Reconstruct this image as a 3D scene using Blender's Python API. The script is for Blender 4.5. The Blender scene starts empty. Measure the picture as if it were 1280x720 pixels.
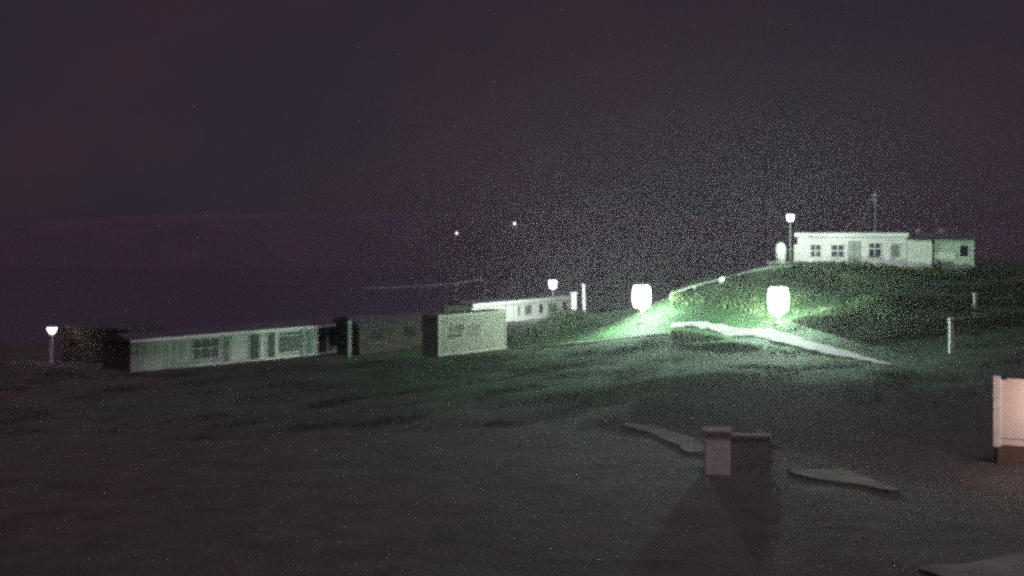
import bpy, math, random
import numpy as np
from mathutils import Vector, Matrix, noise

random.seed(7)
R = math.radians
scene = bpy.context.scene
COL = scene.collection
F, CX, HY = 1372.0, 640.0, 290.0      # focal length and horizon in photo pixels; camera at the origin looks along +Y


def W(px, py, d):
    return Vector(((px - CX) / F * d, d, -(py - HY) / F * d))


# ------------------------------------------------------------------ object helpers
def tag(o, label=None, cat=None, group=None, kind=None):
    if label: o['label'] = label
    if cat: o['category'] = cat
    if group: o['group'] = group
    if kind: o['kind'] = kind
    return o


def empty(name, M, label, cat, group=None):
    o = bpy.data.objects.new(name, None)
    o.empty_display_size = .3
    COL.objects.link(o)
    o.matrix_world = M
    return tag(o, label, cat, group)


class MB:
    def __init__(s):
        s.v, s.f = [], []

    def quad(s, *p):
        n = len(s.v); s.v += [tuple(q) for q in p]; s.f.append(tuple(range(n, n + len(p)))); return s

    def box(s, x0, x1, y0, y1, z0, z1, b=0.0):
        if b <= 0:
            n = len(s.v)
            s.v += [(x, y, z) for z in (z0, z1) for y in (y0, y1) for x in (x0, x1)]
            s.f += [tuple(n + i for i in q) for q in ((0, 2, 3, 1), (4, 5, 7, 6), (0, 1, 5, 4), (2, 6, 7, 3), (0, 4, 6, 2), (1, 3, 7, 5))]
            return s
        # chamfered in plan and at the top
        ring = [(x0 + b, y0), (x1 - b, y0), (x1, y0 + b), (x1, y1 - b), (x1 - b, y1), (x0 + b, y1), (x0, y1 - b), (x0, y0 + b)]
        cx, cy = (x0 + x1) / 2, (y0 + y1) / 2
        kx, ky = 1 - b / max(1e-6, (x1 - x0) / 2), 1 - b / max(1e-6, (y1 - y0) / 2)
        n = len(s.v)
        for z, q in ((z0, 0), (z1 - b, 0), (z1, 1)):
            for x, y in ring:
                s.v.append((cx + (x - cx) * (kx if q else 1), cy + (y - cy) * (ky if q else 1), z))
        for r in range(2):
            for i in range(8):
                j = (i + 1) % 8
                s.f.append((n + r * 8 + i, n + r * 8 + j, n + r * 8 + 8 + j, n + r * 8 + 8 + i))
        s.f.append(tuple(n + 7 - i for i in range(8)))
        s.f.append(tuple(n + 16 + i for i in range(8)))
        return s

    def lathe(s, prof, x=0, y=0, seg=16):
        n = len(s.v)
        for r, z in prof:
            for i in range(seg):
                a = 2 * math.pi * i / seg
                s.v.append((x + r * math.cos(a), y + r * math.sin(a), z))
        for k in range(len(prof) - 1):
            for i in range(seg):
                j = (i + 1) % seg
                s.f.append((n + k * seg + i, n + k * seg + j, n + (k + 1) * seg + j, n + (k + 1) * seg + i))
        s.f.append(tuple(n + seg - 1 - i for i in range(seg)))
        s.f.append(tuple(n + (len(prof) - 1) * seg + i for i in range(seg)))
        return s

    def tube(s, p, q, r, r2=None, seg=8):
        p, q = Vector(p), Vector(q)
        r2 = r if r2 is None else r2
        d = (q - p).normalized()
        a = d.orthogonal().normalized(); b = d.cross(a)
        n = len(s.v)
        for c, rr in ((p, r), (q, r2)):
            for i in range(seg):
                t = 2 * math.pi * i / seg
                s.v.append(tuple(c + (a * math.cos(t) + b * math.sin(t)) * rr))
        for i in range(seg):
            j = (i + 1) % seg
            s.f.append((n + i, n + j, n + seg + j, n + seg + i))
        s.f.append(tuple(n + seg - 1 - i for i in range(seg)))
        s.f.append(tuple(n + seg + i for i in range(seg)))
        return s

    def prism(s, prof, x0, x1):
        """prof: (y,z) outline, extruded along x"""
        n, m = len(s.v), len(prof)
        for x in (x0, x1):
            s.v += [(x, y, z) for y, z in prof]
        for i in range(m):
            j = (i + 1) % m
            s.f.append((n + i, n + j, n + m + j, n + m + i))
        s.f.append(tuple(n + m - 1 - i for i in range(m)))
        s.f.append(tuple(n + m + i for i in range(m)))
        return s

    def build(s, name, mat, parent=None, M=None, smooth=False):
        me = bpy.data.meshes.new(name)
        me.from_pydata(s.v, [], s.f)
        me.materials.append(mat)
        if smooth:
            for p in me.polygons: p.use_smooth = True
        me.update()
        o = bpy.data.objects.new(name, me)
        COL.objects.link(o)
        if parent: o.parent = parent
        if M is not None: o.matrix_world = M
        return o


# ------------------------------------------------------------------ materials
def mat(name, col, col2=None, scale=3.0, rough=.7, bump=0.0, metal=0.0, detail=6, stretch=(1, 1, 1), contrast=(.35, .65), spec=.5):
    m = bpy.data.materials.new(name); m.use_nodes = True
    nt = m.node_tree; N = nt.nodes; L = nt.links
    b = N['Principled BSDF']
    b.inputs['Roughness'].default_value = rough
    b.inputs['Metallic'].default_value = metal
    b.inputs['Specular IOR Level'].default_value = spec
    b.inputs['Base Color'].default_value = (*col, 1)
    tc = N.new('ShaderNodeTexCoord'); mp = N.new('ShaderNodeMapping')
    mp.inputs['Scale'].default_value = stretch
    L.new(tc.outputs['Object'], mp.inputs['Vector'])
    nz = N.new('ShaderNodeTexNoise'); nz.inputs['Scale'].default_value = scale; nz.inputs['Detail'].default_value = detail
    L.new(mp.outputs['Vector'], nz.inputs['Vector'])
    if col2:
        cr = N.new('ShaderNodeValToRGB')
        cr.color_ramp.elements[0].position, cr.color_ramp.elements[1].position = contrast
        cr.color_ramp.elements[0].color = (*col, 1); cr.color_ramp.elements[1].color = (*col2, 1)
        L.new(nz.outputs['Fac'], cr.inputs['Fac']); L.new(cr.outputs['Color'], b.inputs['Base Color'])
    if bump:
        bp = N.new('ShaderNodeBump'); bp.inputs['Strength'].default_value = bump; bp.inputs['Distance'].default_value = .1
        L.new(nz.outputs['Fac'], bp.inputs['Height']); L.new(bp.outputs['Normal'], b.inputs['Normal'])
    return m


def emis(name, col, s):
    """glowing translucent glass: gives off light and lets the bulb inside shine through"""
    m = bpy.data.materials.new(name); m.use_nodes = True
    nt = m.node_tree; nt.nodes.clear()
    out = nt.nodes.new('ShaderNodeOutputMaterial'); ad = nt.nodes.new('ShaderNodeAddShader')
    e = nt.nodes.new('ShaderNodeEmission'); t = nt.nodes.new('ShaderNodeBsdfTransparent')
    e.inputs['Color'].default_value = (*col, 1); e.inputs['Strength'].default_value = s
    t.inputs['Color'].default_value = (.93, .95, .93, 1)
    nt.links.new(e.outputs[0], ad.inputs[0]); nt.links.new(t.outputs[0], ad.inputs[1]); nt.links.new(ad.outputs[0], out.inputs['Surface'])
    m.cycles.emission_sampling = 'NONE'      # the lamp objects inside carry the light
    return m


M_ = dict(
    dark_door=mat('dark_door_paint', (.055, .06, .055), (.09, .095, .09), 3, .5),
    warm_skirt=mat('brown_skirting', (.09, .055, .042), (.13, .08, .06), 3, .8),
    dry=mat('brown_leaves', (.20, .155, .115), (.30, .24, .18), 3, .85),
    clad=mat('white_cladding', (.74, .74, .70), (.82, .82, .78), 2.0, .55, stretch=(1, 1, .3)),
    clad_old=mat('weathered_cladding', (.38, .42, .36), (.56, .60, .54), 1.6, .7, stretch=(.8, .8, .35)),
    trim=mat('white_trim', (.74, .74, .72), (.80, .80, .78), 6, .45),
    grey_panel=mat('grey_panel', (.20, .22, .20), (.28, .31, .28), 2, .6),
    brown=mat('brown_boards', (.045, .034, .03), (.075, .055, .045), 3, .8, .3, stretch=(.3, .3, 6)),
    roof=mat('dark_felt_roof', (.035, .033, .035), (.06, .055, .06), 4, .9, .3),
    skirt=mat('dark_skirting', (.05, .05, .05), (.09, .085, .08), 4, .8),
    glass=mat('dark_window_glass', (.02, .022, .028), None, 1, .12, spec=.8),
    blind=mat('drawn_blind', (.13, .14, .13), (.20, .21, .19), 3, .8, stretch=(.2, .2, 8)),
    steel=mat('galvanised_steel', (.30, .31, .32), (.42, .43, .44), 8, .45, metal=.6),
    black=mat('black_paint', (.03, .03, .03), (.05, .05, .05), 8, .5),
    container=mat('cream_container_paint', (.135, .113, .10), (.175, .150, .13), 1.3, .6, contrast=(.3, .7)),
    ink=mat('faded_grey_lettering', (.035, .035, .033), (.055, .055, .05), 12, .7),
    post=mat('white_painted_post', (.62, .62, .60), (.76, .76, .74), 5, .55),
    oldpost=mat('dull_painted_post', (.3, .3, .29), (.4, .4, .38), 5, .6),
    cream=mat('cream_caravan_panel', (.66, .58, .53), (.72, .64, .59), 1.2, .5),
    brick=mat('brown_render', (.13, .115, .095), (.19, .165, .135), 6, .9, .3),
    paleren=mat('pale_render', (.60, .58, .40), (.70, .67, .50), 5, .85, .2),
    cap=mat('terracotta_coping', (.13, .085, .065), (.19, .12, .09), 6, .8),
    path=mat('pale_concrete_path', (.48, .48, .45), (.68, .68, .64), 1.5, .9, .3),
    concrete=mat('old_concrete', (.075, .072, .055), (.16, .15, .115), .9, .95, .6),
    leaf=mat('shrub_leaves', (.025, .04, .018), (.07, .10, .04), 3, .8),
    twig=mat('shrub_stems', (.05, .04, .03), (.08, .06, .045), 6, .9),
    blade=mat('grass_blades', (.058, .058, .046), (.085, .09, .065), 1.5, .85),
    bank=mat('coarse_bank_plants', (.03, .05, .022), (.085, .115, .05), 1.2, .85),
)


def ground_mat():
    m = bpy.data.materials.new('night_grass'); m.use_nodes = True
    nt = m.node_tree; N = nt.nodes; L = nt.links
    b = N['Principled BSDF']; b.inputs['Roughness'].default_value = .95; b.inputs['Specular IOR Level'].default_value = .15
    tc = N.new('ShaderNodeTexCoord')

    def nz(s, d=6):
        n = N.new('ShaderNodeTexNoise'); n.inputs['Scale'].default_value = s; n.inputs['Detail'].default_value = d
        L.new(tc.outputs['Object'], n.inputs['Vector']); return n
    a, c, e = nz(.09), nz(.9), nz(7)
    r1 = N.new('ShaderNodeValToRGB')
    r1.color_ramp.elements[0].position, r1.color_ramp.elements[1].position = .38, .62
    r1.color_ramp.elements[0].color = (.080, .064, .062, 1); r1.color_ramp.elements[1].color = (.072, .070, .060, 1)
    L.new(a.outputs['Fac'], r1.inputs['Fac'])
    # floodlights' green light painted into the grass around them; browner field beyond
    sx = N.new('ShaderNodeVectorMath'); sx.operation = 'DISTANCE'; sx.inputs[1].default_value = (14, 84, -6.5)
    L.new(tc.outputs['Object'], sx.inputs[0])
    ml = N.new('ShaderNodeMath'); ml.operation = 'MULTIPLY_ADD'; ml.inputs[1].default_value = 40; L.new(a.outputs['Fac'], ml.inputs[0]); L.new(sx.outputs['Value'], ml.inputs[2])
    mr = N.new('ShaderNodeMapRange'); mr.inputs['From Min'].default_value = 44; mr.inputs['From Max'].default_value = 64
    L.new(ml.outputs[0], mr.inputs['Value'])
    lamp_green = N.new('ShaderNodeMixRGB'); L.new(mr.outputs['Result'], lamp_green.inputs['Fac'])
    lamp_green.inputs['Color1'].default_value = (.036, .078, .033, 1)
    L.new(r1.outputs['Color'], lamp_green.inputs['Color2'])
    r2 = N.new('ShaderNodeValToRGB')
    r2.color_ramp.elements[0].position, r2.color_ramp.elements[1].position = .3, .7
    r2.color_ramp.elements[0].color = (.75, .76, .75, 1); r2.color_ramp.elements[1].color = (1.2, 1.18, 1.15, 1)
    L.new(c.outputs['Fac'], r2.inputs['Fac'])
    mx = N.new('ShaderNodeMixRGB'); mx.blend_type = 'MULTIPLY'; mx.inputs['Fac'].default_value = 1
    L.new(lamp_green.outputs['Color'], mx.inputs['Color1']); L.new(r2.outputs['Color'], mx.inputs['Color2'])
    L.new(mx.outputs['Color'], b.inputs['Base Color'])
    ad = N.new('ShaderNodeMath'); ad.operation = 'ADD'
    L.new(c.outputs['Fac'], ad.inputs[0]); L.new(e.outputs['Fac'], ad.inputs[1])
    bp = N.new('ShaderNodeBump'); bp.inputs['Strength'].default_value = .8; bp.inputs['Distance'].default_value = .25
    L.new(ad.outputs[0], bp.inputs['Height']); L.new(bp.outputs['Normal'], b.inputs['Normal'])
    return m


# ------------------------------------------------------------------ terrain: one sheet through surveyed spots
ctrl = []
for px, py, d in [
    (-100, 720, 25), (300, 720, 24.5), (640, 720, 24), (1000, 720, 24), (1300, 722, 24), (1600, 725, 24),
    (-100, 600, 38), (250, 590, 38), (600, 590, 37), (900, 592, 36), (1100, 618, 33.5), (1240, 600, 37), (1450, 600, 36),
    (0, 520, 60), (300, 515, 60), (550, 500, 56), (760, 474, 58), (840, 466, 57), (900, 463, 56), (980, 465, 55), (900, 520, 47), (800, 525, 47), (1060, 490, 50), (1300, 510, 46),
    (0, 452, 92), (165, 465, 86), (300, 452, 94), (440, 440, 102), (300, 440, 115), (100, 440, 118), (500, 450, 84),
    (547, 446, 78), (633, 438, 83.6), (690, 424, 92), (600, 408, 112), (712, 398, 132), (590, 406, 120),
    (740, 428, 80), (770, 402, 92), (735, 393, 108), (803, 403, 84), (840, 411, 80), (840, 418, 75), (840, 440, 66), (700, 455, 68),
    (905, 415, 77.5), (930, 418, 76), (973, 405, 75), (985, 430, 68), (1040, 441, 64), (1110, 456, 58), (1010, 459, 59),
    (1189, 442, 60), (1219, 388, 76), (1290, 430, 60), (1100, 372, 82), (1180, 350, 90), (1040, 350, 88),
    (970, 332, 95), (1060, 332, 94), (1165, 335, 94), (1240, 333, 95), (1100, 325, 110), (1300, 326, 105), (1500, 340, 95),
    (950, 345, 88), (890, 356, 88), (838, 371, 88), (870, 385, 82),
]:
    p = W(px, py, d); ctrl.append((p.x, p.y, p.z))
ctrl += [(17, 112, -9), (24, 125, -10), (8, 125, -10.2), (45, 135, -10), (70, 130, -8), (-5, 155, -14), (-35, 150, -14.5),
         (-70, 120, -12), (-60, 60, -9.5), (-80, 30, -8.5), (75, 50, -5.5), (110, 90, -3), (90, 20, -7),
         (0, 5, -7), (-50, 0, -7.5), (50, 0, -6.8), (0, -30, -6.5), (-90, -30, -7), (90, -30, -6)]
for x in (-230, -150, -70, 0, 70, 150, 230):
    ctrl += [(x, 190, -24), (x, 240, -34), (x, 290, -41)]
for y in (-30, 40, 100, 150):
    ctrl += [(-230, y, -14 - y * .06), (-150, y, -11 - y * .04), (230, y, -4 - y * .04), (150, y, -4 - y * .02)]
cp = np.array(ctrl); S = 100.0
P2 = cp[:, :2] / S


def kern(r2):
    return np.where(r2 > 1e-12, .5 * r2 * np.log(np.maximum(r2, 1e-12)), 0)


n = len(P2)
K = kern(((P2[:, None] - P2[None]) ** 2).sum(-1)) + np.eye(n) * 2e-5
A = np.zeros((n + 3, n + 3)); A[:n, :n] = K; A[:n, n] = 1; A[:n, n + 1:] = P2; A[n, :n] = 1; A[n + 1:, :n] = P2.T
sol = np.linalg.solve(A, np.concatenate([cp[:, 2], np.zeros(3)]))


def heights(xy):
    q = np.atleast_2d(xy) / S
    out = np.empty(len(q))
    for i in range(0, len(q), 20000):
        c = q[i:i + 20000]
        out[i:i + 20000] = kern(((c[:, None] - P2[None]) ** 2).sum(-1)) @ sol[:n] + sol[n] + c @ sol[n + 1:]
    return out


def H(x, y):
    return float(heights(np.array([[x, y]]))[0])


def axis(a, b, fine0, fine1, fs, cs):
    out = list(np.arange(a, fine0, cs)) + list(np.arange(fine0, fine1, fs)) + list(np.arange(fine1, b + cs, cs))
    return np.array(out)


xs = axis(-240, 240, -48, 66, .7, 4); ys = axis(-40, 300, 14, 130, .7, 4)
gx, gy = np.meshgrid(xs, ys)
gz = heights(np.stack([gx.ravel(), gy.ravel()], 1))
verts = [(x, y, z + .10 * (noise.noise(Vector((x * .35, y * .35, 0)))) + .05 * noise.noise(Vector((x * 1.1, y * 1.1, 3)))) for x, y, z in zip(gx.ravel(), gy.ravel(), gz)]
nx, ny = len(xs), len(ys)
mb = MB(); mb.v = verts
mb.f = [(j * nx + i, j * nx + i + 1, (j + 1) * nx + i + 1, (j + 1) * nx + i) for j in range(ny - 1) for i in range(nx - 1)]
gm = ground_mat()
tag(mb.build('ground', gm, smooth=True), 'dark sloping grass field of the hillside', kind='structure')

mb = MB(); mb.box(-5600, 5600, -5600, 5600, -46, -38)
sea_m = mat('night_sea', (.085, .062, .09), None, .4, .2, .15)
tag(mb.build('sea', sea_m), 'dark sea beyond the hillside', kind='structure')

# far headland across the bay
mb = MB(); hv = []
cols = 60
for i in range(cols + 1):
    t = i / cols
    x = -1100 + 2300 * t
    h = 26 + 26 * math.sin(t * 3.0 + .3) + 10 * noise.noise(Vector((t * 7, 0, 0)))
    for dy, k in ((-60, -.06), (0, .45), (60, .82), (130, 1.0), (260, .7), (420, -.06)):
        hv.append((x, 1150 + dy + 60 * math.sin(t * 5), -40 + (h + 12) * max(k, -.06) if k > 0 else -42))
mb.v = hv
mb.f = [(i * 6 + j, (i + 1) * 6 + j, (i + 1) * 6 + j + 1, i * 6 + j + 1) for i in range(cols) for j in range(5)]
hill_m = mat('headland_sky_tint', (.095, .070, .088), (.115, .082, .105), .02, .95)  # hazy purple of the night sky put into the hill's colour
tag(mb.build('headland_hill', hill_m, smooth=True), 'dark headland across the water', kind='structure')


def hill_z(px):   # crest of headland at that column
    best = None
    for (x, y, z) in hv:
        p = CX + F * x / y
        if best is None or z - abs(p - px) * .4 > best[0]:
            best = (z - abs(p - px) * .4, x, y, z)
    return best


# ------------------------------------------------------------------ lamps
def light(name, loc, power, col, parent, r=.15, spot=None):
    l = bpy.data.lights.new(name, 'POINT'); l.energy = power; l.color = col; l.shadow_soft_size = r
    o = bpy.data.objects.new(name, l); COL.objects.link(o); o.parent = parent; o.location = loc
    return o


FLOOD = (.68, 1.0, .76)
flood_lens = emis('lit_floodlight_lens', (.95, 1, .97), 16)


def floodlight(px, py_c, d, label, yaw, power, down):
    x = (px - CX) / F * d
    z0 = H(x, d)
    hc = -(py_c - HY) / F * d - z0          # head centre above the ground
    root = empty('floodlight', Matrix.Translation((x, d, z0)) @ Matrix.Rotation(yaw, 4, 'Z'), label, 'floodlight', 'floodlights on the lawn')
    s, lo, hi = .70, hc - .92, hc + .82
    MB().box(-.3, .3, -.3, .3, -.25, .10, .03).build('base', M_['concrete'], root)
    MB().lathe([(.07, .1), (.06, lo)]).build('pole', M_['post'], root)
    for k in range(3):
        a = k * 2.094
        MB().tube((.05 * math.cos(a), .05 * math.sin(a), lo - .3), (.5 * math.cos(a), .5 * math.sin(a), lo + .06), .025).build('bracket', M_['post'], root)
    MB().lathe([(.50, hi - .02), (.46, hi + .05), (.1, hi + .12)], seg=24).build('lamp_cap', M_['post'], root)
    MB().lathe([(.34, lo), (.58, lo + .10), (s * .93, lo + .30), (s, lo + .6), (s, hi - .6), (s * .93, hi - .28), (.60, hi - .07), (.42, hi)], seg=28).build('lens', flood_lens, root, smooth=True)
    light('bulb', (0, -.05, hc - down), power, FLOOD, root, .45)
    return root


floodlight(802, 370, 84, 'dazzling white floodlight at the far end of the pale path, nearer the low chalets', R(-4), 11000, .82)
floodlight(973, 374, 75, 'dazzling white floodlight on the grass bank just below the white clubhouse', R(8), 15000, .82)


def lantern(px, py_c, d, r, em, power, label, group=None, arm=False, mats='steel', base_z=None):
    x = (px - CX) / F * d
    z0 = H(x, d) if base_z is None else base_z
    hc = -(py_c - HY) / F * d - z0
    root = empty('street_lamp', Matrix.Translation((x, d, z0)) @ Matrix.Rotation(R(45), 4, 'Z'), label, 'lamp', group)
    MB().lathe([(.11, -.3), (.11, .4), (.07, .45), (.045, hc - r)]).build('pole', M_[mats], root)
    MB().lathe([(r * .95, hc - r * .95), (r * 1.22, hc + r * .8)], seg=4).build('lantern_glass', em, root)
    MB().lathe([(r * 1.3, hc + r * .81), (r * 1.25, hc + r * .9), (.05, hc + r * 1.15)], seg=4).build('lantern_cap', M_['black'], root)
    light('bulb', (0, 0, hc), power, (.88, 1.0, .93), root, .1)
    return root


WHITE = emis('lit_white_lantern', (.98, .95, 1.0), 7)
WHITE2 = emis('lit_small_lantern', (1.0, .97, .95), 6)
lantern(691, 355, 115, .46, WHITE, 6500, 'glowing white street lamp standing in front of the bright low chalet roof')
lantern(988, 272, 90.5, .28, WHITE2, 2500, 'tall thin lamp with a white light above the left end of the clubhouse')

# ------------------------------------------------------------------ wall frame helper
class Wall:
    """vertical facade from pixel column pxa at depth da to pxb at depth db; local x along, y = into the building, z up"""
    def __init__(s, pxa, da, pxb, db, z0):
        s.a = Vector(((pxa - CX) / F * da, da)); b = Vector(((pxb - CX) / F * db, db))
        s.L = (b - s.a).length; s.d = (b - s.a) / s.L
        s.z0 = z0
        s.M = Matrix.Translation((s.a.x, s.a.y, z0)) @ Matrix.Rotation(math.atan2(s.d.y, s.d.x), 4, 'Z')

    def u(s, px):
        r = (px - CX) / F
        return (r * s.a.y - s.a.x) / (s.d.x - r * s.d.y)

    def z(s, px, py):
        y = s.a.y + s.u(px) * s.d.y
        return -(py - HY) / F * y - s.z0


def window(root, w, x0, x1, z0, z1, pane='glass', fr=.07, bars=(), name='window', transom=None, fm='trim'):
    f = MB()
    f.box(x0, x0 + fr, -.05, .03, z0, z1).box(x1 - fr, x1, -.05, .03, z0, z1)
    f.box(x0 + fr, x1 - fr, -.05, .03, z0, z0 + fr).box(x0 + fr, x1 - fr, -.05, .03, z1 - fr, z1)
    for b in bars:
        xb = x0 + (x1 - x0) * b
        f.box(xb - fr * .4, xb + fr * .4, -.045, .03, z0 + fr, z1 - fr)
    if transom:
        zt = z0 + (z1 - z0) * transom
        f.box(x0 + fr, x1 - fr, -.047, .028, zt - fr * .5, zt + fr * .5)
    o = f.build(name, M_[fm], root)
    MB().box(x0 + fr, x1 - fr, -.02, -.005, z0 + fr, z1 - fr).build('pane', M_[pane], o)
    return o


# ------------------------------------------------------------------ long chalet, left
w = Wall(163, 86, 441, 102.8, 0)
eave = -(425.5 - HY) / F * 86
w.z0 = eave - 3.05; w.M.translation.z = w.z0
root = empty('holiday_chalet', w.M, 'long low white chalet with many windows, left of the dark timber chalet', 'chalet')
Lw, Hh, dep = w.L, 3.05, 4.2
base = .45
MB().box(0, Lw, .0, dep, base, Hh - .12).build('wall', M_['clad_old'], root)
MB().box(.05, Lw - .05, .06, dep - .06, -.9, base).build('skirting', M_['skirt'], root)
MB().prism([(-.35, Hh - .12), (dep + .35, Hh - .12), (dep + .35, Hh + .02), (dep / 2, Hh + .42), (-.35, Hh + .02)], -.2, Lw + .2).build('roof', M_['roof'], root)
MB().box(-.2, Lw + .2, -.42, -.352, Hh - .16, Hh + .05).build('fascia', M_['trim'], root)
MB().box(-.06, -.003, .02, dep - .02, -.9, Hh - .13).build('end_wall', M_['brown'], root)
MB().box(0, Lw, -.05, -.002, base - .05, base + .12).build('base_rail', M_['trim'], root)
zt = Hh - .30


def rng(a, b): return w.u(a), w.u(b)


for a, b in ((172, 214), (217, 236)):
    x0, x1 = rng(a, b)
    p = MB()
    k = max(3, int((x1 - x0) / .33))
    for i in range(k):
        t0 = x0 + (x1 - x0) * i / k
        p.box(t0 + .015, t0 + (x1 - x0) / k - .015, -.035, -.003, base + .15, zt + .05)
    p.build('cladding_panel', M_['clad_old'], root)
for a, b, zb, pane, bars, tr in ((240, 274, .95, 'blind', (.33, .66), .55), (347, 375, .85, 'blind', (), .8), (410, 433, .9, 'glass', (.5,), None), (221, 234, 1.0, 'blind', (), None)):
    x0, x1 = rng(a, b)
    window(root, w, x0, x1, zb, zt, pane, bars=bars, transom=tr)
for a, b in ((278, 286), (312, 324), (334, 343), (383, 391), (397, 408)):
    x0, x1 = rng(a, b)
    dr = MB().box(x0, x1, -.03, -.003, base + .14, zt + .02).build('door', M_['dark_door' if a in (312, 334, 397) else 'grey_panel'], root)
    MB().box(x0 - .09, x0, -.06, .0, base + .13, zt + .1).box(x1, x1 + .09, -.06, .0, base + .13, zt + .1).box(x0, x1, -.06, -.001, zt + .022, zt + .1).build('door_frame', M_['trim'], dr)
    MB().box(x1 - .16, x1 - .11, -.08, -.032, 1.35, 1.5).build('handle', M_['steel'], dr)
x0, x1 = rng(289, 309)
MB().box(x0, x1, -.04, -.003, base + .16, zt + .05).build('cladding_panel', M_['clad'], root)
for px in (327, 345, 378, 394, 436):
    x0 = w.u(px)
    MB().box(x0 - .1, x0 + .1, -.10, -.065, base - .1, Hh - .17).build('pilaster', M_['trim'], root)

# dark timber chalet right of it
w2 = Wall(449, 97, 544, 101, 0)
z2 = H(*(w2.a + w2.d * w2.L / 2))
ztop = -(402 - HY) / F * 99
w2.z0 = z2; w2.M.translation.z = z2
hh = ztop - z2
r2 = empty('timber_chalet', w2.M, 'unlit brown timber chalet between the long chalet and the pale container', 'chalet')
MB().box(0, w2.L, 0, 5, -.6, hh - .2).build('wall', M_['brown'], r2)
MB().prism([(-.3, hh - .2), (5.3, hh - .2), (5.3, hh), (2.5, hh + .5), (-.3, hh)], -.3, w2.L + .3).build('roof', M_['roof'], r2)
window(r2, w2, 1.2, 2.4, 1.1, 2.1, 'glass', fm='brown')
window(r2, w2, 4.4, 5.6, 1.1, 2.1, 'glass', fm='brown')
d_ = MB().box(3.0, 3.8, -.03, -.003, .1, 2.1).build('door', M_['brown'], r2)
MB().box(3.65, 3.7, -.09, -.032, 1.0, 1.15).build('handle', M_['steel'], d_)

# brown end building behind the left lamp
w3 = Wall(78, 95, 160, 91, 0)
z3 = H(*(w3.a + w3.d * w3.L / 2)); w3.z0 = z3; w3.M.translation.z = z3
hh = -(404 - HY) / F * 93 - z3
r3 = empty('timber_shed', w3.M, 'dim brown timber shed beside the small lit lamp at the far left', 'shed')
MB().box(0, w3.L, 0, 4, -.8, hh - .45).build('wall', M_['brown'], r3)
MB().prism([(-.3, hh - .45), (4.3, hh - .45), (4.3, hh - .3), (2, hh + .25), (-.3, hh - .3)], -.25, w3.L + .25).build('roof', M_['roof'], r3)
d_ = MB().box(w3.L * .4, w3.L * .4 + 1.1, -.035, -.003, .05, 2.0).build('door', M_['skirt'], r3)
MB().box(w3.L * .4 + .95, w3.L * .4 + 1.0, -.09, -.037, 1.0, 1.15).build('handle', M_['steel'], d_)
window(r3, w3, w3.L * .1, w3.L * .1 + 1.0, 1.2, 2.0, 'glass', fm='brown')

# small lit lamp at far left
d = 92.5; x = (65 - CX) / F * d; z0 = H(x, d)
root = empty('lamp_post', Matrix.Translation((x, d, z0)), 'short white lamp post with a glowing head at the far left, beside the brown shed', 'lamp')
ht = -(410 - HY) / F * d - z0
MB().box(-.14, .14, -.14, .14, -.3, ht - .45, .02).build('post', M_['post'], root)
MB().lathe([(.16, ht - .45), (.36, ht - .12), (.40, ht + .02)], seg=14).build('lamp_glass', emis('lit_lamp_glass', (1.0, .93, .84), 5.0), root, smooth=True)
MB().lathe([(.44, ht + .022), (.3, ht + .12), (.04, ht + .2)], seg=14).build('lamp_cap', M_['post'], root)
light('bulb', (0, 0, ht - .12), 45, (1, .85, .7), root, .1)

# ------------------------------------------------------------------ container
wc = Wall(548, 78, 633, 83.6, 0)
zt_ = -(394.5 - HY) / F * 78
wc.z0 = zt_ - 2.95; wc.M.translation.z = wc.z0
root = empty('storage_container', wc.M, 'pale cream storage container with two patches of faded grey lettering', 'container')
Lc, Hc, Dc = wc.L, 2.95, 1.7
b = MB()
nrib = 26
prof = []
for i in range(nrib):
    x0 = .14 + (Lc - .28) * i / nrib; wv = (Lc - .28) / nrib
    prof += [(x0, .02), (x0 + wv * .35, .02), (x0 + wv * .5, .05), (x0 + wv * .85, .05)]
prof += [(Lc - .14, .02)]
n0 = len(b.v)
for x, y in prof:
    b.v += [(x, y, .18), (x, y, Hc - .16)]
for i in range(len(prof) - 1):
    b.f.append((n0 + 2 * i, n0 + 2 * i + 2, n0 + 2 * i + 3, n0 + 2 * i + 1))
b.box(.14, Lc - .14, .08, Dc - .04, .18, Hc - .16)
b.build('side_panel', M_['container'], root)
fr = MB()
for xx in (0, Lc - .14):
    for yy in (0, Dc - .14):
        fr.box(xx, xx + .14, yy, yy + .14, 0, Hc)
for zz, h in ((.0, .18), (Hc - .16, .16)):
    fr.box(.14, Lc - .14, 0, .12, zz, zz + h).box(.14, Lc - .14, Dc - .12, Dc, zz, zz + h)
    fr.box(0.01, .13, .14, Dc - .14, zz, zz + h).box(Lc - .13, Lc - .01, .14, Dc - .14, zz, zz + h)
fr.build('frame', mat('pale_container_frame', (.16, .138, .122), (.20, .175, .158), 4, .6), root)
MB().box(.05, Lc - .05, .05, Dc - .05, Hc - .01, Hc + .03).build('roof', M_['skirt'], root)
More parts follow.
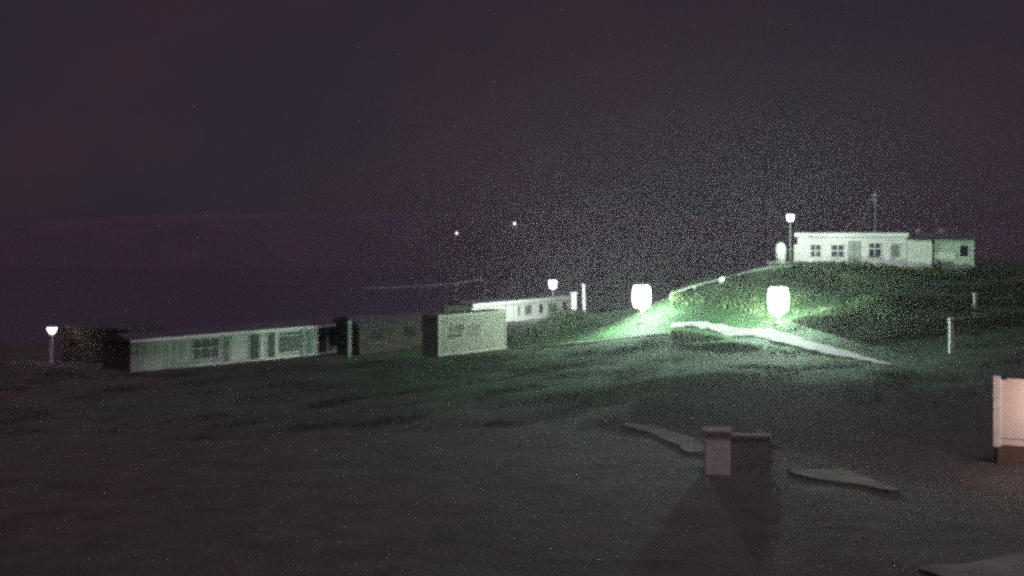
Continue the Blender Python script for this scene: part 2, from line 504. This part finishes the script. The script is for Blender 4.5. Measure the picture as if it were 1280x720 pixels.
# unreadable faded lettering: strokes only
tx = MB(); rr = random.Random(4)
for (pa, pb, ya, yb, n_) in ((561, 581, 407, 414.5, 5), (586, 604, 406, 414.5, 4), (560, 579, 417.5, 422, 6), (583, 603, 417, 419.5, 5)):
    ua, ub = wc.u(pa), wc.u(pb)
    zz1, zz0 = wc.z((pa + pb) / 2, ya), wc.z((pa + pb) / 2, yb)
    cw = (ub - ua) / n_
    for i in range(n_):
        xa = ua + cw * i; hgt = (zz1 - zz0)
        st = cw * .32
        tx.box(xa, xa + st, .008, .018, zz0, zz1)
        if rr.random() < .7: tx.box(xa + cw * .58, xa + cw * .58 + st, .008, .018, zz0 + hgt * rr.choice((0, .0, .4)), zz1)
        for k in (0, .42, .82):
            if rr.random() < .65: tx.box(xa + st, xa + cw * .58, .009, .017, zz0 + hgt * k, zz0 + hgt * (k + .17))
tx.build('faded_lettering', M_['ink'], root)
lb = MB()
for k in range(4):
    lb.lathe([(.02, .3), (.02, Hc - .3)], Lc + .03, .3 + k * .33, 8)
lb.build('door_bars', M_['steel'], root)

# ------------------------------------------------------------------ bright low chalet behind
wb = Wall(590, 118, 713, 134, 0)
ev = -(381 - HY) / F * 118
wb.z0 = ev - 2.7; wb.M.translation.z = wb.z0
root = empty('low_chalet', wb.M, 'bright white low chalet behind the hedge, under the street lamp', 'chalet')
Lb = wb.L
MB().box(0, Lb, 0, 3.8, .35, 2.6).build('wall', M_['clad'], root)
MB().box(.05, Lb - .05, .05, 3.75, -1.2, .35).build('skirting', M_['skirt'], root)
MB().prism([(-.3, 2.6), (4.1, 2.6), (4.1, 2.7), (1.9, 3.0), (-.3, 2.7)], -.3, Lb + .3).build('roof', M_['roof'], root)
MB().box(-.3, Lb + .3, -.42, -.302, 2.42, 2.80).build('fascia', M_['trim'], root)
for a, bb, pane in ((646, 651, 'grey_panel'), (655, 665, 'blind'), (673, 679, 'glass'), (684, 697, 'blind'), (702, 709, 'glass')):
    window(root, wb, wb.u(a), wb.u(bb), .9, 2.2, pane, fr=.12)
for px in (632, 643, 668, 681, 699):
    u = wb.u(px)
    MB().box(u - .14, u + .14, -.09, -.055, .3, 2.41).build('pilaster', M_['trim'], root)

# overhead cable on two dark poles behind the chalets
pa, pb = W(452, 360, 122), W(606, 349, 126)
ga, gb = H(pa.x, pa.y), H(pb.x, pb.y)
root = empty('cable_line', Matrix.Translation((pa.x, pa.y, ga)), 'faint pale overhead cable strung between two dark poles behind the pale container', 'cable')
o0 = Vector((pa.x, pa.y, ga))
for p, g in ((pa, ga), (pb, gb)):
    q = p - o0
    MB().lathe([(.06, g - ga - .4), (.04, q.z + .1)], q.x, q.y, 8).build('pole', M_['black'], root)
cab = MB(); prev = None
for k in range(17):
    t = k / 16
    q = pa.lerp(pb, t) - o0 - Vector((0, 0, 1.1 * t * (1 - t)))
    if prev is not None: cab.tube(prev, q, .022, seg=6)
    prev = q
cab.build('cable', M_['oldpost'], root)

# ------------------------------------------------------------------ pillars / posts
def square_post(name, px, py0, py1, d, wpx, label, cat, m='post', lean=0.0, cap=True, group=None, fin=False):
    x = (px - CX) / F * d; z0 = H(x, d)
    zt = -(py0 - HY) / F * d - z0
    hw = wpx / F * d / 2
    root = empty(name, Matrix.Translation((x, d, z0)) @ Matrix.Rotation(lean, 4, 'Y'), label, cat, group)
    MB().box(-hw, hw, -hw, hw, -.3, zt - .12, hw * .15).build('shaft', M_[m], root)
    if cap:
        MB().box(-hw * 1.45, hw * 1.45, -hw * 1.45, hw * 1.45, zt - .118, zt, .04).build('cap', M_[m], root)
    return root


square_post('gate_pillar', 717.5, 365.5, 392, 119, 6, 'stout white gate pillar next to the lit end of the bright low chalet', 'pillar')
square_post('white_post', 731, 355, 391, 118, 3, 'tall slim white post just right of the stout gate pillar', 'post', lean=R(-2))
square_post('marker_post', 1189, 397, 442, 60, 4.8, 'white post with a square cap standing alone on the dark slope, right of the path', 'post')
square_post('marker_post', 1219, 366, 388, 76, 3.8, 'small dim grey post on the slope below the clubhouse, behind the white capped post', 'post', m='oldpost')
square_post('corner_post', 437, 399, 433, 96, 4, 'thin pale post at the right end of the long white chalet', 'post', m='oldpost', cap=False)

# ------------------------------------------------------------------ clubhouse on the hill
wk = Wall(997, 96.2, 1133, 93.6, 0)
zb = -(334 - HY) / F * 95
wk.z0 = zb; wk.M.translation.z = zb
root = empty('clubhouse', wk.M, 'flat-roofed white clubhouse on top of the hill with a lower wing', 'building')
hk = (334 - 291) / F * 95
Lk = wk.L
MB().box(0, Lk, 0, 8, -.5, hk - .35).build('wall', M_['clad'], root)
MB().box(-.25, Lk + .15, -.3, 8.3, hk - .345, hk - .02).build('fascia', M_['trim'], root)
MB().box(-.22, Lk + .12, -.27, 8.27, hk - .018, hk + .05).build('roof', M_['roof'], root)
for a, bb, y0, y1, pane, tr in ((1012, 1027, 305, 322, 'glass', .5), (1038, 1056, 305, 322, 'glass', .5), (1085, 1102, 303, 323, 'glass', .62), (1112, 1126, 304, 323, 'blind', None)):
    window(root, wk, wk.u(a), wk.u(bb), wk.z(1050, y1), wk.z(1050, y0), pane, fr=.09, transom=tr, bars=(.5,) if tr else ())
x0, x1 = wk.u(1060), wk.u(1076)
dd = MB().box(x0, x1, -.04, -.003, .05, wk.z(1050, 301)).build('door', M_['grey_panel'], root)
MB().box(x1 - .14, x1 - .09, -.09, -.042, 1.0, 1.15).build('handle', M_['steel'], dd)
MB().box((x0 + x1) / 2 - .02, (x0 + x1) / 2 + .02, -.045, -.042, .06, wk.z(1050, 302)).build('door_joint', M_['skirt'], dd)
# stub wall at left end
MB().box(wk.u(992), -.02, .8, 3, -.4, wk.z(1000, 306)).build('side_wall', M_['clad'], root)
# lower wing
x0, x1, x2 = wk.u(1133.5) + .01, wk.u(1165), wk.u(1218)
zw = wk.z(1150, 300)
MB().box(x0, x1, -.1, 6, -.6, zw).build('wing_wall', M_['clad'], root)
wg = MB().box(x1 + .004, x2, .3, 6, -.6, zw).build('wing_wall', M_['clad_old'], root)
wg['label'] = 'grey end of the wing'
MB().box(wk.u(1168), wk.u(1195), .18, .29, wk.z(1180, 324), wk.z(1180, 315)).build('parapet', M_['clad'], root)
window(root, wk, wk.u(1199), wk.u(1212), .9, 2.0, 'glass').location.y = .3
MB().prism([(-.6, zw + .003), (6.3, zw + .003), (5.2, zw + .62), (.9, zw + .62)], x0 + .2, x2 + .35).build('wing_roof', M_['roof'], root)
for px in (1150, 1179):
    u = wk.u(px)
    MB().box(u - .22, u + .22, 2.2, 2.7, zw + .6, zw + .95).build('roof_vent', M_['oldpost'], root)

# mast with stays
d = 101; x = (1094 - CX) / F * d; z0 = H(x, d)
root = empty('radio_mast', Matrix.Translation((x, d, z0)), 'tall thin mast with stay wires rising behind the clubhouse roof', 'mast')
hm = -(238 - HY) / F * d - z0
MB().lathe([(.10, -.3), (.07, hm * .6), (.045, hm)], seg=10).build('pole', M_['oldpost'], root)
MB().box(-.35, .35, -.03, .03, hm - .5, hm - .44).box(-.25, .25, -.03, .03, hm - .9, hm - .84).build('crossarm', M_['oldpost'], root)
for (ax, ay) in ((-5.2, .5), (2.0, 3.0), (-1.5, 5)):
    MB().tube((0, 0, hm * .97), (ax, ay, H(x + ax, d + ay) - z0), .022, seg=6).build('stay_wire', M_['steel'], root)

# things left of clubhouse
d = 93
x = (976 - CX) / F * d; z0 = H(x, d)
root = empty('gas_tank', Matrix.Translation((x, d, z0)), 'white upright round-topped tank standing left of the clubhouse', 'tank')
h = -(303 - HY) / F * d - z0
MB().lathe([(.30, .12), (.40, .2), (.42, h - .5), (.34, h - .2), (.14, h - .02)], seg=18).build('shell', M_['clad'], root, smooth=True)
MB().lathe([(.36, -.3), (.36, .12)], seg=14).build('base', M_['concrete'], root)
x = (972 - CX) / F * 90.0; z0 = H(x, 90)
root = empty('picnic_table', Matrix.Translation((x, 90, z0)), 'pale picnic table on the crest below the white tank', 'table')
MB().box(-.85, .85, -.35, .35, .72, .78).build('table_top', M_['oldpost'], root)
for yy in (-.7, .52):
    MB().box(-.85, .85, yy, yy + .2, .44, .49).build('bench_seat', M_['oldpost'], root)
for xx in (-.6, .6):
    MB().box(xx - .04, xx + .04, -.68, .68, .36, .438).tube((xx, -.55, -.1), (xx, -.2, .72), .04).tube((xx, .55, -.1), (xx, .2, .72), .04).build('leg', M_['oldpost'], root)

# small ground light on crest
d = 87; x = (903 - CX) / F * d; z0 = H(x, d)
root = empty('marker_light', Matrix.Translation((x, d, z0)), 'tiny glowing marker light on the crest edge between the two floodlights', 'lamp')
MB().lathe([(.05, -.2), (.05, .32)], seg=10).build('stem', M_['steel'], root)
MB().lathe([(.10, .32), (.13, .42), (.09, .54)], seg=12).build('lamp_glass', emis('lit_marker', (1, .97, .95), 9), root, smooth=True)

# low rail along the crest
pts = [W(px, py, d) for px, py, d in ((838, 369, 87), (868, 362, 87), (900, 354, 87.3), (925, 349, 88), (950, 345, 89), (972, 338, 90))]
root = empty('kerb_rail', Matrix.Translation((pts[0].x, pts[0].y, H(pts[0].x, pts[0].y))), 'low pale rail following the crest of the lit bank', 'rail')
o0 = Vector(root.matrix_world.translation)
rail = MB(); prev = None
for p in pts:
    q = Vector((p.x, p.y, H(p.x, p.y))) - o0
    MB().box(q.x - .05, q.x + .05, q.y - .05, q.y + .05, q.z - .3, q.z + .38).build('rail_post', M_['oldpost'], root)
    top = q + Vector((0, 0, .40))
    if prev is not None: rail.tube(prev, top, .055)
    prev = top
rail.build('rail', M_['oldpost'], root)

# ------------------------------------------------------------------ path (draped ribbon with thickness)
def ribbon(name, pts, wid, m, label, lift=.05, step=.5, kind='structure', edge=.3, thick=.35):
    P = [Vector((p.x, p.y)) for p in pts]
    ws = wid if isinstance(wid, (list, tuple)) else [wid] * len(P)
    # Catmull-Rom
    line = []
    for i in range(len(P) - 1):
        p0, p1, p2, p3 = P[max(i - 1, 0)], P[i], P[i + 1], P[min(i + 2, len(P) - 1)]
        k = max(2, int((p2 - p1).length / step))
        for j in range(k):
            t = j / k
            q = .5 * ((2 * p1) + (p2 - p0) * t + (2 * p0 - 5 * p1 + 4 * p2 - p3) * t * t + (3 * p1 - p0 - 3 * p2 + p3) * t ** 3)
            line.append((q, ws[i] * (1 - t) + ws[i + 1] * t))
    line.append((P[-1], ws[-1]))
    b = MB()
    rows = []
    for i, (q, wd_) in enumerate(line):
        a = line[max(i - 1, 0)][0]; c = line[min(i + 1, len(line) - 1)][0]
        t = (c - a).normalized(); nrm = Vector((-t.y, t.x))
        row = []
        m_ = 6
        for j in range(m_ + 1):
            s = (j / m_ - .5) * (wd_ + edge * noise.noise(Vector((q.x, q.y, j * .01))) * 2)
            v = q + nrm * s
            row.append((v.x, v.y))
        rows.append(row)
    flat = np.array([v for r in rows for v in r]); hz = heights(flat) + .055
    m1 = len(rows[0]); N = len(rows)
    for (x, y), z in zip(flat, hz): b.v.append((x, y, z + lift))
    for (x, y), z in zip(flat, hz): b.v.append((x, y, z + lift - thick))
    o = N * m1
    for i in range(N - 1):
        for j in range(m1 - 1):
            a0 = i * m1 + j
            b.f.append((a0, a0 + 1, a0 + m1 + 1, a0 + m1))
        for j in (0, m1 - 1):
            a0 = i * m1 + j
            b.f.append((a0, a0 + m1, a0 + m1 + o, a0 + o))
    for i in (0, N - 1):
        for j in range(m1 - 1):
            a0 = i * m1 + j
            b.f.append((a0, a0 + 1, a0 + 1 + o, a0 + o))
    ob = b.build(name, m, smooth=False)
    return tag(ob, label, kind=kind)


ribbon('path', [W(838, 411, 80.5), W(870, 412, 79.5), W(905, 414.5, 77.8), W(930, 419, 75.5), W(985, 430, 69), W(1035, 441, 64.5), W(1075, 449, 61), W(1112, 457, 57.5)],
       [.45, .55, 1.3, 2.2, 1.6, 1.3, .8, .35], M_['path'], 'brightly lit pale path running down from between the floodlights')
ribbon('footpath', [W(640, 432, 86), W(700, 428, 82), W(760, 424, 79), W(838, 417, 76.5)], [.35, .5, .6, .6], mat('worn_track', (.16, .17, .13), (.24, .25, .2), 2, .95),
       'faint worn track crossing the lit lawn')

# ------------------------------------------------------------------ vegetation
def leaf_cloud(mb, c, rad, n_, s, rr):
    for _ in range(n_):
        v = Vector((rr.gauss(0, 1), rr.gauss(0, 1), rr.gauss(0, 1))).normalized() * (rr.random() ** .35)
        p = Vector(c) + Vector((v.x * rad[0], v.y * rad[1], v.z * rad[2]))
        a = Vector((rr.uniform(-1, 1), rr.uniform(-1, 1), rr.uniform(-1, 1))).normalized()
        t = a.orthogonal().normalized(); bt = a.cross(t)
        k = s * rr.uniform(.6, 1.3)
        mb.quad(p - t * k, p + bt * k * .5, p + t * k, p - bt * k * .5)


def hedge(line, hts, wid, label, seed, dens=260, s=.11, name='hedge', leaf='leaf'):
    rr = random.Random(seed)
    x0, y0 = line[0]; z0 = H(x0, y0)
    root = empty(name, Matrix.Translation((x0, y0, z0)), label, 'hedge')
    fol, st = MB(), MB()
    for i in range(len(line) - 1):
        a, b_ = Vector(line[i]), Vector(line[i + 1])
        k = max(1, int((b_ - a).length / (wid * .55)))
        for j in range(k):
            t = j / k
            q = a.lerp(b_, t); h = hts[i] * (1 - t) + hts[i + 1] * t
            h *= rr.uniform(.75, 1.15)
            z = H(q.x, q.y) - z0
            qx, qy = q.x - x0 + rr.uniform(-.3, .3), q.y - y0 + rr.uniform(-.3, .3)
            leaf_cloud(fol, (qx, qy, z + h * .5), (wid * .6, wid * .6, h * .52), dens, s, rr)
            for _ in range(3):
                st.tube((qx, qy, z - .2), (qx + rr.uniform(-.4, .4) * wid, qy + rr.uniform(-.4, .4) * wid, z + h * .8), .03, .01, 5)
    fol.build('foliage', M_[leaf], root); st.build('stems', M_['twig'], root)
    return root


def g2(px, d): return ((px - CX) / F * d, d)


hedge([g2(645, 93), g2(670, 94), g2(700, 96), g2(734, 100)], [1.0, 1.5, 1.9, .9], 2.0, 'dark rounded hedge in front of the bright low chalet, right of the container', 3, dens=420)
hedge([g2(993, 93.6), g2(1030, 93), g2(1080, 92.2), g2(1130, 91.4), g2(1170, 90.6), g2(1215, 89.8)], [.35, .5, .7, .8, .9, 1.0], 1.0, 'low ragged hedge along the foot of the white clubhouse wall', 5, dens=230, s=.09)


def scatter(name, m, n_, region, size, label, seed, keep):
    rr = random.Random(seed); pts = []
    while len(pts) < n_:
        px, d = rr.uniform(region[0], region[1]), math.sqrt(rr.uniform(region[2] ** 2, region[3] ** 2))
        x = (px - CX) / F * d
        k = keep(x, d, rr)
        if k > 0: pts.append((x, d, k))
    hz = heights(np.array([(p[0], p[1]) for p in pts]))
    b = MB()
    for (x, y, k), z in zip(pts, hz):
        for _ in range(5):
            a = rr.uniform(0, 6.283); h = size * k * rr.uniform(.6, 1.2); wd_ = size * .22 * rr.uniform(.7, 1.3)
            ca, sa = math.cos(a), math.sin(a)
            ox, oy = x + rr.uniform(-.5, .5) * size, y + rr.uniform(-.5, .5) * size
            lx, ly = rr.uniform(-.5, .5) * h, rr.uniform(-.5, .5) * h
            zz = z - .06
            b.v += [(ox - ca * wd_, oy - sa * wd_, zz), (ox + ca * wd_, oy + sa * wd_, zz), (ox + lx, oy + ly, zz + h)]
            nn = len(b.v); b.f.append((nn - 3, nn - 2, nn - 1))
    return tag(b.build(name, m), label, kind='stuff')


path_pts = [W(838, 411, 80.5), W(870, 412, 79.5), W(905, 414.5, 77.8), W(930, 419, 75.5), W(985, 430, 69), W(1035, 441, 64.5), W(1075, 449, 61), W(1112, 457, 57.5)]


def near_path(x, y):
    best = 1e9
    for a, b in zip(path_pts, path_pts[1:]):
        ax, ay, bx, by = a.x, a.y, b.x, b.y
        t = max(0, min(1, ((x - ax) * (bx - ax) + (y - ay) * (by - ay)) / ((bx - ax) ** 2 + (by - ay) ** 2)))
        best = min(best, math.hypot(x - ax - t * (bx - ax), y - ay - t * (by - ay)))
    return best


def keep_lawn(x, y, rr):
    if near_path(x, y) < .9: return 0
    v = noise.noise(Vector((x * .25, y * .25, 9)))
    return max(0, .75 + v) if rr.random() < .5 + v * .6 else 0


def keep_bank(x, y, rr):
    if near_path(x, y) < 3.0: return 0
    px = CX + F * x / y
    if px < 842 or y > 92.5: return 0
    v = noise.noise(Vector((x * .22, y * .22, 4)))
    return .6 + v if rr.random() < .25 + v * 1.3 else 0


scatter('grass', M_['blade'], 36000, (-60, 1340, 47, 90), .13, 'short rough grass over the whole slope', 11, keep_lawn)
scatter('bank_undergrowth', M_['bank'], 15000, (835, 1340, 66, 92), .46, 'coarse dark undergrowth on the bank below the clubhouse', 12, keep_bank)

# ------------------------------------------------------------------ foreground: pillar with garden wall
d = 36.5
x = (896 - CX) / F * d; z0 = H(x, d)
root = empty('garden_wall', Matrix.Translation((x, d, z0)) @ Matrix.Rotation(R(-6), 4, 'Z'), 'low brown garden wall ending in a paler capped pier, in the dark foreground', 'wall')
hp = -(541 - HY) / F * d - z0
MB().box(-.41, .41, -.38, .38, -.4, hp, .03).build('pier', M_['paleren'], root)
MB().box(-.46, .46, -.43, .43, hp + .002, hp + .13, .03).build('coping', M_['cap'], root)
MB().box(.412, 1.75, .05, .40, -.4, hp - .15).build('wall_panel', M_['brick'], root)
MB().box(.415, 1.80, .0, .45, hp - .148, hp - .07).build('coping', M_['brick'], root)

hedge([g2(912, 38.3), g2(940, 38.2), g2(980, 37.6)], [1.55, 1.5, 1.0], .75, 'dry brown bush spilling over the low garden wall in the foreground', 21, dens=420, s=.07, name='bush', leaf='dry')
root_x, root_y = (885 - CX) / F * 38, 38.2
ribbon('terrace', [W(780, 520, 46), W(820, 524, 44.5), W(850, 530, 42.5), W(880, 541, 40)], [.5, .9, 1.2, 1.1], M_['concrete'], 'grey paved strip leading to the garden wall', lift=.02)
ribbon('paving', [W(1018, 590, 37), W(1045, 598, 36), W(1085, 608, 35), W(1118, 616, 34)], [2.2, 2.0, 1.1, .3], M_['concrete'], 'worn patch of pale paving in the foreground', lift=.03)
ribbon('driveway', [W(1190, 745, 23.5), W(1290, 712, 24.5), W(1400, 690, 26)], [2.0, 2.0, 2.0], M_['concrete'], 'dim corner of a concrete drive', lift=.03)

# ------------------------------------------------------------------ caravan corner at right edge
wr = Wall(1241, 39, 1612, 35.4, 0)
z0 = -(590 - HY) / F * 39
wr.z0 = z0; wr.M.translation.z = z0
root = empty('screen_panel', wr.M, 'cream screen panel with a white corner post on a brown base at the right edge', 'screen')
zb, ztp = wr.z(1241, 556), wr.z(1241, 473.5)
MB().box(.12, wr.L, .03, .16, zb + .02, ztp - .03).build('panel', M_['cream'], root)
MB().box(.0, .26, -.06, .1, zb - .05, ztp + .10, .02).build('corner_post', M_['post'], root)
MB().box(.262, wr.L, -.0, .028, zb + .02, zb + .24).build('base_rail', M_['cream'], root)
MB().box(.262, wr.L, -.012, .028, zb + .26, zb + .285).build('seam_strip', M_['oldpost'], root)
MB().box(.45, wr.L, -.01, .20, ztp - .028, ztp + .03).build('top_rail', M_['cream'], root)
MB().box(.15, wr.L, .04, 2.9, -.6, zb + .018).build('deck_base', M_['warm_skirt'], root)
# porch lamp on its wall
pl = MB().box(3.0 - .12 - 1.0, 3.0 + .12 - 1.0, -.09, .028, ztp - .35, ztp - .1, .02).build('porch_lamp', M_['black'], root)
MB().lathe([(.05, ztp - .52), (.09, ztp - .45), (.09, ztp - .36)], 2.0, -.22, 12).build('lamp_glass', emis('lit_porch_lamp', (1, .62, .45), 40), pl)
MB().box(1.97, 2.03, -.22, -.091, ztp - .34, ztp - .30).build('lamp_arm', M_['black'], pl)
light('panel_spread_light', (2.6, -1.9, ztp - .6), 290, (1, .74, .62), root, .08)  # unseen light, set well out from the lamp to spread over the panel

# ------------------------------------------------------------------ lights far across the water
from mathutils.bvhtree import BVHTree
hill = bpy.data.objects['headland_hill']
bvh = BVHTree.FromPolygons([v.co for v in hill.data.vertices], [list(p.vertices) for p in hill.data.polygons])
for px, py, r, e, lab in ((643, 281, 1.1, 10, 'brighter and higher of the two tiny lights on the far headland'), (571, 293, .95, 5, 'fainter and lower of the two tiny lights on the far headland')):
    dv = W(px, py + 3, 1).normalized()
    hit = bvh.ray_cast(Vector((0, 0, 0)), dv)[0]
    print('DISTANT', px, hit)
    if hit is None: hit = dv * 1200
    root = empty('distant_lamp', Matrix.Translation(hit), lab, 'lamp')
    MB().lathe([(.3, -1), (.2, 3)], seg=8).build('pole', M_['black'], root)
    MB().lathe([(r * .5, 3), (r, 3 + r), (r * .5, 3 + 2 * r)], seg=12).build('lantern', emis('far_light', (1, .9, .95), e), root)

# ------------------------------------------------------------------ haze
hz = bpy.data.materials.new('haze_air'); hz.use_nodes = True
nt = hz.node_tree; nt.nodes.clear()
out = nt.nodes.new('ShaderNodeOutputMaterial'); pv = nt.nodes.new('ShaderNodeVolumePrincipled')
pv.inputs['Color'].default_value = (.90, .88, .92, 1); pv.inputs['Density'].default_value = .00036
pv.inputs['Anisotropy'].default_value = .86
nt.links.new(pv.outputs[0], out.inputs['Volume'])
mb = MB().box(-5700, 5700, -5700, 5700, -47, 9.0)
tag(mb.build('haze', hz), 'thin night haze hanging over the hillside and bay', kind='stuff')

# ------------------------------------------------------------------ sky, moonlight
SUN_EL, SUN_AZ = R(72), R(160)      # azimuth from +Y (behind the scene), to the left
wd_ = bpy.data.worlds.new('World'); scene.world = wd_; wd_.use_nodes = True
nt = wd_.node_tree; N = nt.nodes; L = nt.links
bg = N['Background']
sky = N.new('ShaderNodeTexSky'); sky.sky_type = 'NISHITA'; sky.sun_disc = False
sky.sun_elevation = SUN_EL; sky.sun_rotation = SUN_AZ
skm = N.new('ShaderNodeMixRGB'); skm.blend_type = 'MULTIPLY'; skm.inputs['Fac'].default_value = 1
skm.inputs['Color2'].default_value = (.0008, .0006, .0006, 1)
L.new(sky.outputs[0], skm.inputs['Color1'])
tc = N.new('ShaderNodeTexCoord')
nz = N.new('ShaderNodeTexNoise'); nz.inputs['Scale'].default_value = 5; nz.inputs['Detail'].default_value = 5; nz.inputs['Roughness'].default_value = .6
L.new(tc.outputs['Generated'], nz.inputs['Vector'])
cr = N.new('ShaderNodeValToRGB')
cr.color_ramp.elements[0].position = .38; cr.color_ramp.elements[0].color = (.0225, .0165, .0290, 1)
cr.color_ramp.elements[1].position = .60; cr.color_ramp.elements[1].color = (.0310, .0170, .0285, 1)
L.new(nz.outputs['Fac'], cr.inputs['Fac'])
ad = N.new('ShaderNodeMixRGB'); ad.blend_type = 'ADD'; ad.inputs['Fac'].default_value = 1
L.new(cr.outputs['Color'], ad.inputs['Color1']); L.new(skm.outputs['Color'], ad.inputs['Color2'])
L.new(ad.outputs['Color'], bg.inputs['Color']); bg.inputs['Strength'].default_value = 1.0

sl = bpy.data.lights.new('moon', 'SUN'); sl.energy = .9; sl.angle = R(14); sl.color = (1.0, .72, 1.08)
so = bpy.data.objects.new('moon', sl); COL.objects.link(so)
dirv = Vector((math.sin(SUN_AZ) * math.cos(SUN_EL), math.cos(SUN_AZ) * math.cos(SUN_EL), math.sin(SUN_EL)))
so.rotation_euler = dirv.to_track_quat('Z', 'Y').to_euler()

# ------------------------------------------------------------------ camera
cd = bpy.data.cameras.new('camera'); co = bpy.data.objects.new('camera', cd); COL.objects.link(co)
cd.sensor_width = 36; cd.lens = F / 1280 * 36
cd.shift_y = -(360 - HY) / 1280
co.rotation_euler = (R(90), 0, 0)
cd.clip_start = .1; cd.clip_end = 9000
cd.dof.use_dof = True; cd.dof.focus_distance = 6.0; cd.dof.aperture_fstop = 2.3
cd.dof.aperture_blades = 4; cd.dof.aperture_rotation = R(45)
scene.camera = co

scene.render.engine = 'CYCLES'
cy = scene.cycles
cy.use_denoising = False
cy.use_adaptive_sampling = True; cy.adaptive_threshold = .08; cy.adaptive_min_samples = 24
cy.max_bounces = 5; cy.diffuse_bounces = 2; cy.glossy_bounces = 2; cy.volume_bounces = 0; cy.transparent_max_bounces = 8
cy.pixel_filter_type = 'BLACKMAN_HARRIS'; cy.filter_width = 2.4
cy.sample_clamp_indirect = .3; cy.sample_clamp_direct = 3
vs = scene.view_settings
vs.view_transform = 'Standard'; vs.look = 'None'; vs.exposure = 0; vs.gamma = 1
